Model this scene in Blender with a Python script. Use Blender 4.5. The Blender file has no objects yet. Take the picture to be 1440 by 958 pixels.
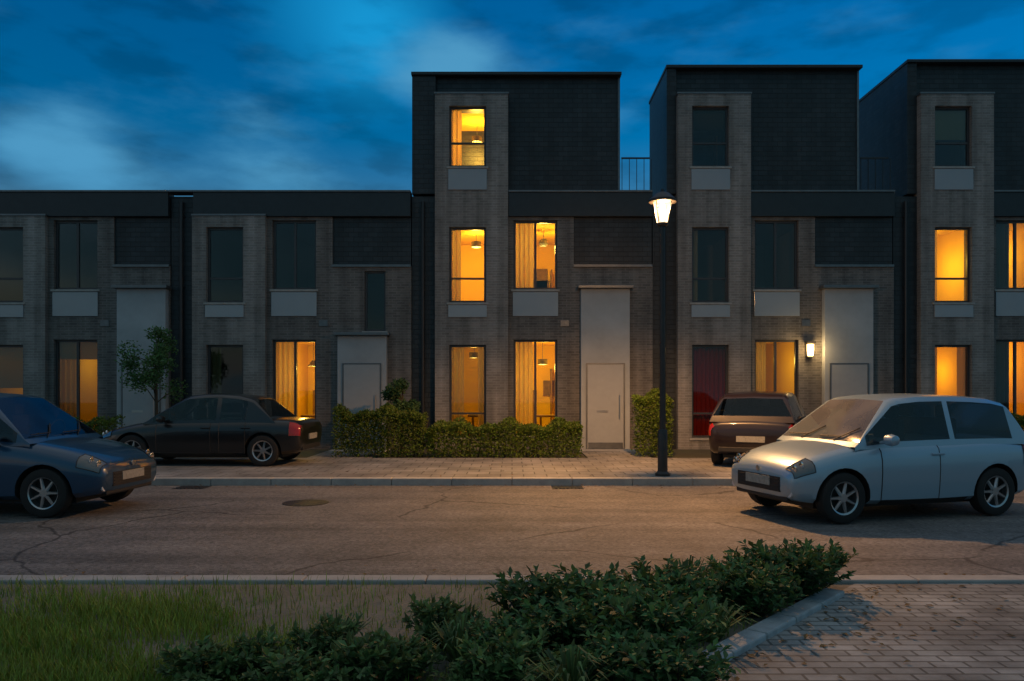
import bpy, bmesh, math, random
from mathutils import Vector, Matrix
R = math.radians
sc = bpy.context.scene
col = sc.collection
rnd = random.Random(7)

# ------------------------------------------------------------------ camera
EYE = 1.6
cd = bpy.data.cameras.new('camera'); cam = bpy.data.objects.new('camera', cd); col.objects.link(cam)
cam.location = (0, 0, EYE); cam.rotation_euler = (R(90), 0, 0)
cd.sensor_width = 36; cd.lens = 28; cd.shift_y = 0.0472; cd.clip_end = 2000
sc.camera = cam

# ------------------------------------------------------------------ materials
def mat(name, color, rough=0.7, metal=0.0, var=0.0, scale=6.0, bump=0.0, bscale=40.0, spec=0.5, color2=None, detail=6, coat=0.0):
    m = bpy.data.materials.new(name); m.use_nodes = True
    nt = m.node_tree; n = nt.nodes; l = nt.links; p = n['Principled BSDF']
    p.inputs['Base Color'].default_value = (*color, 1); p.inputs['Roughness'].default_value = rough
    p.inputs['Metallic'].default_value = metal; p.inputs['Specular IOR Level'].default_value = spec
    p.inputs['Coat Weight'].default_value = coat
    if var or color2 or bump:
        tc = n.new('ShaderNodeTexCoord')
    if var or color2:
        ns = n.new('ShaderNodeTexNoise'); ns.inputs['Scale'].default_value = scale; ns.inputs['Detail'].default_value = detail
        ns.inputs['Roughness'].default_value = 0.65
        l.new(tc.outputs['Object'], ns.inputs['Vector'])
        rp = n.new('ShaderNodeValToRGB'); rp.color_ramp.elements[0].position = 0.3; rp.color_ramp.elements[1].position = 0.7
        c2 = color2 or tuple(min(1, c*(1+var)) for c in color)
        c1 = color if color2 else tuple(c*(1-var) for c in color)
        rp.color_ramp.elements[0].color = (*c1, 1); rp.color_ramp.elements[1].color = (*c2, 1)
        l.new(ns.outputs['Fac'], rp.inputs['Fac']); l.new(rp.outputs['Color'], p.inputs['Base Color'])
    if bump:
        nb = n.new('ShaderNodeTexNoise'); nb.inputs['Scale'].default_value = bscale; nb.inputs['Detail'].default_value = 8
        l.new(tc.outputs['Object'], nb.inputs['Vector'])
        b = n.new('ShaderNodeBump'); b.inputs['Strength'].default_value = bump; b.inputs['Distance'].default_value = 0.02
        l.new(nb.outputs['Fac'], b.inputs['Height']); l.new(b.outputs['Normal'], p.inputs['Normal'])
    return m

def brick_mat(name, c1, c2, mortar, bw, bh, ms, floor=False, rough=0.8, offset=0.5, bump=0.4, blotch=0.25):
    m = bpy.data.materials.new(name); m.use_nodes = True
    nt = m.node_tree; n = nt.nodes; l = nt.links; p = n['Principled BSDF']; p.inputs['Roughness'].default_value = rough
    tc = n.new('ShaderNodeTexCoord'); sx = n.new('ShaderNodeSeparateXYZ'); l.new(tc.outputs['Object'], sx.inputs[0])
    cb = n.new('ShaderNodeCombineXYZ')
    if floor:
        l.new(sx.outputs['X'], cb.inputs['X']); l.new(sx.outputs['Y'], cb.inputs['Y'])
    else:
        a = n.new('ShaderNodeMath'); a.operation = 'ADD'; l.new(sx.outputs['X'], a.inputs[0]); l.new(sx.outputs['Y'], a.inputs[1])
        l.new(a.outputs[0], cb.inputs['X']); l.new(sx.outputs['Z'], cb.inputs['Y'])
    br = n.new('ShaderNodeTexBrick'); l.new(cb.outputs[0], br.inputs['Vector'])
    br.inputs['Color1'].default_value = (*c1, 1); br.inputs['Color2'].default_value = (*c2, 1); br.inputs['Mortar'].default_value = (*mortar, 1)
    br.inputs['Scale'].default_value = 1; br.inputs['Mortar Size'].default_value = ms; br.inputs['Mortar Smooth'].default_value = 0.2
    br.inputs['Brick Width'].default_value = bw; br.inputs['Row Height'].default_value = bh; br.offset = offset
    ns = n.new('ShaderNodeTexNoise'); ns.inputs['Scale'].default_value = 1.3; ns.inputs['Detail'].default_value = 8; ns.inputs['Roughness'].default_value = .7
    l.new(tc.outputs['Object'], ns.inputs['Vector'])
    mr = n.new('ShaderNodeMapRange'); mr.inputs['From Min'].default_value = .3; mr.inputs['From Max'].default_value = .7
    mr.inputs['To Min'].default_value = 1-blotch; mr.inputs['To Max'].default_value = 1+blotch; l.new(ns.outputs['Fac'], mr.inputs['Value'])
    mx = n.new('ShaderNodeMix'); mx.data_type = 'RGBA'; mx.blend_type = 'MULTIPLY'; mx.inputs['Factor'].default_value = 1
    mps = n.new('ShaderNodeMapping'); mps.inputs['Scale'].default_value = (2.6, 2.6, .22) if not floor else (.7, .7, .7); l.new(tc.outputs['Object'], mps.inputs['Vector'])
    nst = n.new('ShaderNodeTexNoise'); nst.inputs['Scale'].default_value = 1.5; nst.inputs['Detail'].default_value = 6; l.new(mps.outputs[0], nst.inputs['Vector'])
    ms2 = n.new('ShaderNodeMapRange'); ms2.inputs['From Min'].default_value = .32; ms2.inputs['From Max'].default_value = .68; ms2.inputs['To Min'].default_value = .68; ms2.inputs['To Max'].default_value = 1.25; l.new(nst.outputs['Fac'], ms2.inputs['Value'])
    mm = n.new('ShaderNodeMath'); mm.operation = 'MULTIPLY'; l.new(mr.outputs[0], mm.inputs[0]); l.new(ms2.outputs[0], mm.inputs[1])
    l.new(br.outputs['Color'], mx.inputs[6]); l.new(mm.outputs[0], mx.inputs[7]); l.new(mx.outputs[2], p.inputs['Base Color'])
    n2 = n.new('ShaderNodeTexNoise'); n2.inputs['Scale'].default_value = 60; l.new(tc.outputs['Object'], n2.inputs['Vector'])
    ad = n.new('ShaderNodeMath'); ad.operation = 'MULTIPLY_ADD'; ad.inputs[1].default_value = .3
    inv = n.new('ShaderNodeMath'); inv.operation = 'SUBTRACT'; inv.inputs[0].default_value = 1; l.new(br.outputs['Fac'], inv.inputs[1])
    l.new(n2.outputs['Fac'], ad.inputs[0]); l.new(inv.outputs[0], ad.inputs[2])
    b = n.new('ShaderNodeBump'); b.inputs['Strength'].default_value = bump; b.inputs['Distance'].default_value = 0.01
    l.new(ad.outputs[0], b.inputs['Height']); l.new(b.outputs['Normal'], p.inputs['Normal'])
    return m

def emis(name, color, strength):
    m = bpy.data.materials.new(name); m.use_nodes = True; p = m.node_tree.nodes['Principled BSDF']
    p.inputs['Base Color'].default_value = (.8, .8, .8, 1); p.inputs['Emission Color'].default_value = (*color, 1); p.inputs['Emission Strength'].default_value = strength
    return m

def glass_mat(name, tint=(0.9, 0.92, 0.92), rough=0.02, ior=1.5):
    m = bpy.data.materials.new(name); m.use_nodes = True; nt = m.node_tree; n = nt.nodes; l = nt.links
    n.remove(n['Principled BSDF']); out = n['Material Output']
    t = n.new('ShaderNodeBsdfTransparent'); t.inputs[0].default_value = (*tint, 1)
    g = n.new('ShaderNodeBsdfGlossy'); g.inputs['Roughness'].default_value = rough
    f = n.new('ShaderNodeFresnel'); f.inputs[0].default_value = ior
    mx = n.new('ShaderNodeMixShader'); l.new(f.outputs[0], mx.inputs[0]); l.new(t.outputs[0], mx.inputs[1]); l.new(g.outputs[0], mx.inputs[2])
    l.new(mx.outputs[0], out.inputs[0]); return m

def leaf_mat(name, c1, c2, rough=.5, scale=3.0):
    m = mat(name, c1, rough, color2=c2, scale=scale)
    nt = m.node_tree; n = nt.nodes; l = nt.links; p = n['Principled BSDF']
    oi = n.new('ShaderNodeObjectInfo'); gm = n.new('ShaderNodeNewGeometry'); hv = n.new('ShaderNodeHueSaturation')
    def rg(src, lo, hi):
        q = n.new('ShaderNodeMapRange'); q.inputs['To Min'].default_value = lo; q.inputs['To Max'].default_value = hi; l.new(src, q.inputs['Value']); return q.outputs[0]
    ml = n.new('ShaderNodeMath'); ml.operation = 'MULTIPLY'; l.new(rg(oi.outputs['Random'], .95, 1.65), ml.inputs[0]); l.new(rg(gm.outputs['Random Per Island'], .55, 1.5), ml.inputs[1])
    l.new(ml.outputs[0], hv.inputs['Value']); l.new(rg(gm.outputs['Random Per Island'], .47, .515), hv.inputs['Hue']); l.new(p.inputs['Base Color'].links[0].from_socket, hv.inputs['Color']); l.new(hv.outputs[0], p.inputs['Base Color'])
    tr = n.new('ShaderNodeBsdfTranslucent'); l.new(p.inputs['Base Color'].links[0].from_socket, tr.inputs[0])
    mx = n.new('ShaderNodeMixShader'); mx.inputs[0].default_value = .25
    l.new(p.outputs[0], mx.inputs[1]); l.new(tr.outputs[0], mx.inputs[2]); l.new(mx.outputs[0], n['Material Output'].inputs[0]); return m

M = dict(
    brick=brick_mat('brick', (.095, .093, .090), (.15, .143, .136), (.165, .16, .155), .215, .066, .011),
    bay=brick_mat('bay brick', (.165, .16, .152), (.225, .215, .205), (.24, .235, .23), .215, .066, .011),
    slate=brick_mat('slate', (.012, .019, .025), (.024, .032, .039), (.006, .008, .010), .25, .125, .007, rough=.5, bump=.6),
    fascia=mat('fascia', (.017, .024, .030), .45, var=.2),
    pale=mat('pale render', (.34, .375, .40), .75, var=.15, scale=1.1, bump=.08, bscale=120),
    door=mat('door paint', (.33, .355, .375), .4, var=.05),
    reddoor=mat('red paint', (.20, .015, .01), .4, var=.1),
    frame=mat('window frame', (.05, .05, .055), .35),
    panel=mat('spandrel glass', (.30, .34, .38), .12, var=.05, scale=1),
    zinc=mat('zinc', (.16, .17, .18), .4, metal=.7, var=.15),
    steel=mat('steel', (.5, .5, .5), .3, metal=1),
    blackmetal=mat('black metal', (.02, .02, .022), .4, var=.2),
    room=mat('lit room amber', (.75, .50, .035), .9, var=.06, scale=.8),  # lit rooms: amber glow put into the wall colour
    roomdark=mat('unlit room dim', (.30, .28, .26), .9),  # same walls in unlit rooms, dimness put into the colour
    timber=mat('room furniture', (.16, .09, .04), .6, var=.3),
    curtain=None,
    glass=glass_mat('window glass'),
    conc=mat('concrete', (.34, .335, .32), .85, var=.18, scale=5, bump=.2, bscale=60),
    roofing=mat('roof felt', (.05, .05, .05), .9, var=.2),
)
def curtain_mat(name, c):
    m = bpy.data.materials.new(name); m.use_nodes = True; nt = m.node_tree; n = nt.nodes; l = nt.links
    n.remove(n['Principled BSDF'])
    d = n.new('ShaderNodeBsdfDiffuse'); d.inputs[0].default_value = (*c, 1); t = n.new('ShaderNodeBsdfTranslucent'); t.inputs[0].default_value = (*c, 1)
    mx = n.new('ShaderNodeMixShader'); mx.inputs[0].default_value = .55; l.new(d.outputs[0], mx.inputs[1]); l.new(t.outputs[0], mx.inputs[2])
    l.new(mx.outputs[0], n['Material Output'].inputs[0]); return m
M['curtain'] = curtain_mat('cream curtain', (.60, .47, .22))
M['darkcurtain'] = mat('dark curtain', (.10, .085, .07), .95)
M['redcurtain'] = curtain_mat('red curtain', (.35, .03, .02))

# ------------------------------------------------------------------ mesh helpers
class MB:
    def __init__(s): s.v = []; s.f = []; s.mi = []
    def add(s, vs, fs, m=0):
        k = len(s.v); s.v += [tuple(v) for v in vs]; s.f += [tuple(i+k for i in f) for f in fs]; s.mi += [m]*len(fs); return s
    def box(s, x0, x1, y0, y1, z0, z1, m=0):
        vs = [(x0,y0,z0),(x1,y0,z0),(x1,y1,z0),(x0,y1,z0),(x0,y0,z1),(x1,y0,z1),(x1,y1,z1),(x0,y1,z1)]
        return s.add(vs, [(0,3,2,1),(4,5,6,7),(0,1,5,4),(1,2,6,5),(2,3,7,6),(3,0,4,7)], m)
    def lathe(s, prof, cx=0, cy=0, cz=0, n=20, axis='z', m=0, caps=True):
        vs = []
        for (r, h) in prof:
            for k in range(n):
                a = 2*math.pi*k/n; c, q = r*math.cos(a), r*math.sin(a)
                vs.append((cx+c, cy+q, cz+h) if axis == 'z' else ((cx+c, cy+h, cz+q) if axis == 'y' else (cx+h, cy+c, cz+q)))
        fs = []
        for i in range(len(prof)-1):
            for k in range(n):
                a, b = i*n+k, i*n+(k+1) % n; fs.append((a, b, b+n, a+n))
        if caps: fs.append(tuple(range(n))[::-1]); fs.append(tuple((len(prof)-1)*n+k for k in range(n)))
        return s.add(vs, fs, m)
    def tube(s, pts, rad, n=8, m=0):
        pts = [Vector(p) for p in pts]; rad = rad if isinstance(rad, (list, tuple)) else [rad]*len(pts); vs = []; fs = []
        for i, p in enumerate(pts):
            d = (pts[min(i+1, len(pts)-1)]-pts[max(i-1, 0)]).normalized()
            u = d.orthogonal().normalized(); 
            ref = Vector((0, 1, 0)) if abs(d.y) < .9 else Vector((1, 0, 0)); u = d.cross(ref).normalized(); w = d.cross(u)
            for k in range(n):
                a = 2*math.pi*k/n; vs.append(p+(u*math.cos(a)+w*math.sin(a))*rad[i])
        for i in range(len(pts)-1):
            for k in range(n):
                a, b = i*n+k, i*n+(k+1) % n; fs.append((a, b, b+n, a+n))
        fs.append(tuple(range(n))[::-1]); fs.append(tuple((len(pts)-1)*n+k for k in range(n)))
        return s.add(vs, fs, m)
    def build(s, name, mats, parent=None, smooth=False, bevel=0, recalc=True):
        me = bpy.data.meshes.new(name); me.from_pydata(s.v, [], s.f)
        if not isinstance(mats, (list, tuple)): mats = [mats]
        for q in mats: me.materials.append(q)
        if len(mats) > 1: me.polygons.foreach_set('material_index', s.mi)
        if recalc or bevel:
            bm = bmesh.new(); bm.from_mesh(me)
            if recalc: bmesh.ops.recalc_face_normals(bm, faces=bm.faces)
            if bevel: bmesh.ops.bevel(bm, geom=[e for e in bm.edges if len(e.link_faces) == 2 and e.calc_face_angle(0) > .6], offset=bevel, segments=2, affect='EDGES', profile=.5)
            bm.to_mesh(me); bm.free()
        if smooth: me.shade_smooth(); me.set_sharp_from_angle(angle=R(smooth if smooth is not True else 40))
        o = bpy.data.objects.new(name, me); col.objects.link(o)
        if parent: o.parent = parent
        return o

def tag(o, label=None, cat=None, group=None, kind=None):
    if label: o['label'] = label
    if cat: o['category'] = cat
    if group: o['group'] = group
    if kind: o['kind'] = kind
    return o
def thing(name, loc, label, cat, group=None, rz=0):
    o = bpy.data.objects.new(name, None); col.objects.link(o); o.location = loc; o.rotation_euler = (0, 0, rz); o.empty_display_size = .3
    return tag(o, label, cat, group)
def copy_tree(o, parent=None):
    c = o.copy(); col.objects.link(c); c.parent = parent
    for ch in list(o.children): copy_tree(ch, c)
    return c

def sheet(x0, x1, z0, z1, y, depth, holes, cuts=()):
    """a wall in the x-z plane with rectangular holes, given a thickness"""
    xs = sorted({x0, x1, *[h[0] for h in holes], *[h[1] for h in holes], *[c[0] for c in cuts]})
    zs = sorted({z0, z1, *[h[2] for h in holes], *[h[3] for h in holes], *[c[1] for c in cuts]})
    xs = [x for x in xs if x0-1e-6 <= x <= x1+1e-6]; zs = [z for z in zs if z0-1e-6 <= z <= z1+1e-6]
    bm = bmesh.new(); g = {}
    def V(x, z):
        if (x, z) not in g: g[(x, z)] = bm.verts.new((x, y, z))
        return g[(x, z)]
    for a, b in zip(xs, xs[1:]):
        for c, d in zip(zs, zs[1:]):
            mx, mz = (a+b)/2, (c+d)/2
            if any(h[0] < mx < h[1] and h[2] < mz < h[3] for h in holes): continue
            bm.faces.new((V(a, c), V(b, c), V(b, d), V(a, d)))
    r = bmesh.ops.extrude_face_region(bm, geom=list(bm.faces))
    for e in r['geom']:
        if isinstance(e, bmesh.types.BMVert): e.co.y += depth
    bmesh.ops.recalc_face_normals(bm, faces=bm.faces)
    return bm
def from_bm(name, bm, m, parent):
    me = bpy.data.meshes.new(name); bm.to_mesh(me); bm.free(); me.materials.append(m)
    o = bpy.data.objects.new(name, me); col.objects.link(o); o.parent = parent; return o

# ------------------------------------------------------------------ townhouses
HY = 20.4                      # distance of the front wall
LIGHTS = []
def room_light(parent, x, y, z, power, color):
    ld = bpy.data.lights.new('room_light', 'POINT'); ld.energy = power; ld.color = color; ld.shadow_soft_size = .12
    o = bpy.data.objects.new('room_light', ld); col.objects.link(o); o.location = (x, y, z); o.parent = parent

AMBER = (1.0, .62, .10); ORANGE = (1.0, .42, .06); WARM = (1.0, .66, .30)

def window(house, x0, x1, z0, z1, y, mull=None, transom=None, curtain=None, blind=0, cmat='curtain'):
    f = MB(); t = .055
    f.box(x0, x0+t, y, y+.07, z0, z1).box(x1-t, x1, y, y+.07, z0, z1).box(x0+t, x1-t, y, y+.07, z0, z0+t).box(x0+t, x1-t, y, y+.07, z1-t, z1)
    if mull: f.box(mull-.03, mull+.03, y+.003, y+.067, z0+t, z1-t)
    if transom: f.box(x0+t, x1-t, y+.006, y+.064, transom-.025, transom+.025)
    fr = f.build('window', M['frame'], house)
    MB().box(x0+t-.01, x1-t+.01, y+.03, y+.036, z0+t-.01, z1-t+.01).build('pane', M['glass'], fr)
    MB().box(x0-.06, x1+.06, y-.15, y-.002, z0-.06, z0-.008).build('sill', M['conc'], fr, bevel=.006)
    def cloth(a, b, za, zb, yy, cm, folds):
        m = MB(); n = folds*6; vs = []; fs = []
        for i in range(n+1):
            x = a+(b-a)*i/n; q = yy+.035*math.sin(i*math.pi/3+.4*math.sin(i))
            vs += [(x, q, za), (x, q+.01*math.sin(i), zb)]
        for i in range(n): fs.append((2*i, 2*i+2, 2*i+3, 2*i+1))
        m.add(vs, fs).build('curtain', cm, fr, smooth=True, recalc=False)
    if curtain:
        for (a, b) in curtain: cloth(a, b, z0-.05, z1+.08, y+.22, M[cmat], max(2, int((b-a)*9)))
    if blind:
        MB().box(x0-.02, x1+.02, y+.11, y+.115, z1-blind, z1+.05).build('roller_blind', M['curtain'], fr)
    return fr

def make_room(house, x0, x1, y0, y1, z0, z1, lit, color, power, furn=True):
    m = MB(); vs = [(x0,y0,z0),(x1,y0,z0),(x1,y1,z0),(x0,y1,z0),(x0,y0,z1),(x1,y0,z1),(x1,y1,z1),(x0,y1,z1)]
    m.add(vs, [(0,1,2,3),(7,6,5,4),(1,5,6,2),(2,6,7,3),(3,7,4,0)], 0)
    q = random.Random(int((x0*31+z0*17+house.location.x*7)*100)); w_ = x1-x0
    if furn:
        if q.random() < .6: a = x0+.08+q.random()*.3; m.box(a, a+q.uniform(.4,.8), y1-.42, y1-.02, z0, z0+q.uniform(.8,1.9), 1)      # bookcase or sideboard
        if q.random() < .8: a = x0+w_*q.uniform(.25,.5); m.box(a, a+q.uniform(.6,.9), y0+.9, y0+1.6, z0+.68, z0+.73, 1); m.box(a+.1, a+.16, y0+1.2, y0+1.26, z0, z0+.68, 1)   # table
        for _ in range(q.randint(0,2)): a = x0+w_*q.uniform(.2,.7); zz = z0+q.uniform(1.2,1.6); m.box(a, a+q.uniform(.25,.5), y1-.06, y1-.03, zz, zz+q.uniform(.3,.6), 1)         # pictures
        a = x1-q.uniform(.35,.8); m.box(a, a+.04, y1-.5, y1-.03, z0, z0+2.05, 1)                                                    # open door leaf
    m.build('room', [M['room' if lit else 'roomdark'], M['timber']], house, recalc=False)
    if lit:
        px, py, pz = (x0+x1)/2+q.uniform(-.25,.3), y0+(1.15 if y1-y0 < 2.5 else q.uniform(1.0,2.2)), z1-q.uniform(.4,.8)
        MB().tube([(px, py, z1-.001), (px, py, pz+.15)], .008, 6).lathe(q.choice([[(.04, .16), (.16, .0), (.15, 0.0), (.035, .14)], [(.03, .2), (.10, .16), (.13, .06), (.09, 0)], [(.14, .15), (.14, .0), (.135, 0.0), (.135, .15)]]), px, py, pz, 16, caps=False).build('pendant_lamp', M['zinc'], house, smooth=True)
        room_light(house, px, py, pz-.08, power, color)

def townhouse(x0, W, label, top=None, ux0=.0, dp=2.6, lit=None, glazed_entry=False, wall_lamp=False, gapdark=False, cfg=None):
    """lit: dict of window key -> (colour, power); keys bay0 bay1 bay2 win0 win1"""
    lit = lit or {}; cfg = cfg or {}
    H = thing('townhouse', (x0, HY, 0), label, 'house', 'terraced townhouses along the street')
    wins = {'bay0': (.98, 1.92, .35, 2.72), 'bay1': (.98, 1.92, 3.80, 5.72), 'win0': (2.62, 3.74, .40, 2.86), 'win1': (2.62, 3.74, 4.15, 5.92)}
    if top: wins['bay2'] = (.98, 1.92, 7.26, 8.80)
    hol = lambda *ks: [wins[k] for k in ks if k in wins]
    # front wall: brick, cut away for the bay and lower over the entrance
    bm = sheet(.62, W, 0, 6.0, 0, .30, hol('win0', 'win1')+[(.62, 2.48, 0, 6.0), (4.16, W, 4.75, 6.0)] + ([(4.98, 5.52, 3.0, 4.62)] if glazed_entry else []))
    from_bm('wall', bm, M['brick'], H)
    # bay standing proud of the wall
    bt = 9.10 if top else 6.0
    from_bm('bay', sheet(.62, 2.48, 0, bt, -.14, .36, hol('bay0', 'bay1', 'bay2')), M['bay'], H)
    MB().box(.60, 2.50, -.16, .25, bt, bt+.05).build('bay_coping', M['zinc'], H, bevel=.008)
    # dark slate pilaster at the party wall with its downpipe
    pt = 6.60
    from_bm('slate_pilaster', sheet(0.012, .617, 0, pt-.06, .06, .2, []), M['slate'], H)
    d = MB().tube([(.30, -.02, .05), (.30, -.02, pt-.35), (.30, .0, pt-.2)], .042, 10)
    for z in (.6, 2.4, 4.2, 6.0): d.box(.24, .36, .0, .058, z, z+.03)
    d.build('downpipe', M['blackmetal'], H, smooth=True)
    # slate-hung wall over the entrance and fascia
    from_bm('slate_panel', sheet(4.163, W-.012, 4.78, 6.0, .06, .22, []), M['slate'], H)
    MB().box(4.15, W-.012, -.05, .05, 4.72, 4.78).build('drip_flashing', M['zinc'], H)
    MB().box(2.485 if top else .62, W-.012, -.08, .29, 6.003, 6.62).build('fascia', M['fascia'], H, bevel=.01)
    MB().box(2.487 if top else .0, W-.012, -.11, .31, 6.62, 6.67).build('coping', M['zinc'], H, bevel=.008)
    # side, back walls and roof
    s = MB(); s.box(.013, .2, .30, 9, 0, 6.5).box(W-.2, W-.013, .30, 9, 0, 6.5).box(.2, W-.2, 8.75, 9.0, 0, 6.5)
    s.build('side_wall', M['brick'], H)
    MB().box(.012, W-.012, .31, 9.1, 6.50, 6.60).build('roof', M['roofing'], H)
    if top:
        zt = top; xr = 5.36; ua = ux0+.013
        from_bm('slate_pilaster', sheet(ua, .617, 6.61, zt-.055, .06, .2, []), M['slate'], H)
        from_bm('upper_wall', sheet(.62, xr, 6.68, zt-.05, .222, .2, [wins['bay2'], (.62, 2.48, 6.6, 6.9)] if 0 else [wins['bay2']]), M['slate'], H)
        u = MB(); u.box(ua, ua+.2, .262, dp, 6.61, zt-.05).box(xr-.2, xr-.002, .423, dp, 6.61, zt-.05).box(ua+.2, xr-.2, dp-.2, dp, 6.61, zt-.05)
        u.build('upper_side_wall', M['slate'], H)
        MB().box(ua-.02, xr+.03, .0, dp+.05, zt-.05, zt+.03).build('upper_roof', M['fascia'], H, bevel=.01)
        MB().box(xr-.04, xr+.012, .19, .30, 6.68, zt-.055).build('corner_trim', M['zinc'], H)
        MB().box(.9, 1.25, 1.4, 1.75, zt+.031, zt+.12).build('roof_vent', M['zinc'], H)
        # roof terrace railing beside the upper storey
        r = MB().box(xr+.05, W-.04, .20, .23, 7.55, 7.59)
        for k in range(5): r.box(xr+.06+k*.19, xr+.075+k*.19, .205, .225, 6.67, 7.55)
        r.build('railing', M['blackmetal'], H)
    # windows
    for k, (a, b, c, e) in wins.items():
        y = -.03 if k.startswith('bay') else .10
        L = lit.get(k); cf = cfg.get(k, {})
        big = k.startswith('win')
        window(H, a, b, c, e, y, mull=(a+.56 if big else None), transom=(None if big else c+.62), curtain=cf.get('curtain'), blind=cf.get('blind', 0), cmat=cf.get('cmat', 'curtain'))
        zlo, zhi = {'0': (.15, 2.92), '1': (3.12, 5.98), '2': (6.7, 8.98)}[k[-1]]
        rx = (.66, 2.52) if k.startswith('bay') else (2.54, 4.12)
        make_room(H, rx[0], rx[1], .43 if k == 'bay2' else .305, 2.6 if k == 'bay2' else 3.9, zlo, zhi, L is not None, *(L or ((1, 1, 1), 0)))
    # pale panels under the upper windows
    MB().box(2.60, 3.76, -.03, -.003, 3.46, 4.08).build('spandrel_panel', M['panel'], H, bevel=.006)
    MB().box(.96, 1.94, -.17, -.143, 3.42, 3.73).build('spandrel_panel', M['panel'], H, bevel=.006)
    if top: MB().box(.96, 1.94, -.17, -.143, 6.66, 7.19).build('spandrel_panel', M['panel'], H, bevel=.006)
    # entrance: tall pale rendered panel with a flush door
    ex0, ex1 = 4.33, 5.57
    ptop = 2.95 if glazed_entry else 4.14
    pn = MB().box(ex0, ex1, -.20, -.002, .02, ptop).build('entrance_panel', M['pale'], H, bevel=.01)
    dr = MB().box(ex0+.16, ex1-.16, -.225, -.201, .08, 2.22).build('door', M['door'], H, bevel=.008)
    fm = MB(); fm.box(ex0+.125, ex0+.157, -.232, -.201, .08, 2.255).box(ex1-.157, ex1-.125, -.232, -.201, .08, 2.255).box(ex0+.157, ex1-.157, -.232, -.201, 2.223, 2.255)
    fm.build('door_frame', M['zinc'], H)
    MB().box(ex1+.10, ex1+.17, -.025, -.002, 1.32, 1.46).build('door_bell', M['blackmetal'], H, bevel=.004)
    MB().box(3.82, 4.04, -.02, -.002, 3.20, 3.36).build('air_vent', M['zinc'], H, bevel=.004)
    MB().tube([(ex1-.27, -.26, .85), (ex1-.27, -.26, 1.45)], .014, 8).box(ex1-.28, ex1-.26, -.26, -.226, .9, .92).box(ex1-.28, ex1-.26, -.26, -.226, 1.38, 1.4).build('handle', M['steel'], dr)
    MB().box(ex0+.40, ex0+.68, -.232, -.226, 1.0, 1.06).build('letter_slot', M['steel'], dr)
    MB().box(ex0+.18, ex1-.18, -.234, -.226, .09, .24).build('kick_plate', M['zinc'], dr)
    MB().box(ex0-.1, ex1+.1, -1.0, -.21, 0.0, .075).build('doorstep', M['conc'], H, bevel=.01)
    MB().box(ex0-.08, ex1+.08, -.34, -.0025, ptop+.002, ptop+.08).build('entrance_cap', M['zinc'], H, bevel=.01)
    if glazed_entry:
        window(H, 4.98, 5.52, 3.08, 4.62, .1)
        make_room(H, 4.4, W-.25, .305, 3, 2.95, 4.75, False, (1, 1, 1), 0, False)
    if wall_lamp:
        wl = MB().box(3.93, 4.05, -.05, -.002, 2.42, 2.78).box(3.88, 4.10, -.24, -.05, 2.76, 2.80).box(3.92, 4.06, -.20, -.06, 2.40, 2.43).build('wall_lamp', M['blackmetal'], H)
        MB().lathe([(.07, 0), (.085, .16), (.085, .3)], 3.99, -.14, 2.435, 14).build('lamp_glass', emis('wall lamp glow', (1, .58, .20), 3.2), wl, smooth=True)
        room_light(H, 3.99, -.36, 2.58, 14, (1, .62, .25))
    return H

A_ = lambda p: (AMBER, p*.5)
townhouse(-2.58, 6.18, 'three storey dark house whose whole bay glows amber beside the lower house', top=9.70,
    lit={'bay2': ((1, .52, .07), 110), 'bay1': A_(150), 'win1': A_(120), 'bay0': (AMBER, 22), 'win0': A_(120)},
    cfg={'bay2': dict(curtain=[(.92, 1.28)]), 'bay1': dict(curtain=[(.92, 1.26)]), 'bay0': dict(curtain=[(.92, 1.34), (1.7, 1.95)]),
         'win1': dict(curtain=[(2.55, 3.14)]), 'win0': dict(curtain=[(2.55, 3.12)])})
townhouse(3.60, 6.18, 'three storey dark house with unlit bay and a lamp glowing by its entrance', top=9.88, ux0=.36, wall_lamp=True,
    lit={'win0': (AMBER, 17)}, cfg={'bay0': dict(curtain=[(.95, 1.95)], cmat='redcurtain'), 'bay1': dict(curtain=[(.92, 1.2)]), 'win0': dict(curtain=[(2.55, 3.0)])})
townhouse(9.78, 6.18, 'rightmost three storey dark house with orange lit windows behind the silver car', top=10.02, ux0=.36, dp=3.3,
    lit={'bay1': (AMBER, 48), 'win1': (AMBER, 40), 'bay0': ((1,.5,.07), 26), 'win0': ((1,.5,.07), 30)},
    cfg={'bay1': dict(curtain=[(.92, 1.2)]), 'bay2': dict(blind=.8), 'bay0': dict(curtain=[(.92, 1.2), (1.72, 1.96)]), 'win1': dict(curtain=[(2.55, 3.14)], cmat='darkcurtain'), 'win0': dict(curtain=[(2.55, 3.14)], cmat='darkcurtain')})
townhouse(-8.76, 6.18, 'two storey dark house with one lit window and glazing over its pale door', glazed_entry=True,
    lit={'win0': (AMBER, 50)}, cfg={'win0': dict(curtain=[(2.55, 3.2)]), 'bay0': dict(curtain=[(.92, 1.25)])})
townhouse(-14.36, 5.598, 'leftmost two storey dark house standing behind the dark blue car',
    lit={'bay0': (WARM, 6), 'win0': (AMBER, 7)}, cfg={'win0': dict(curtain=[(2.55, 3.1)], blind=.5), 'bay0': dict(blind=1.1)})

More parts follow.
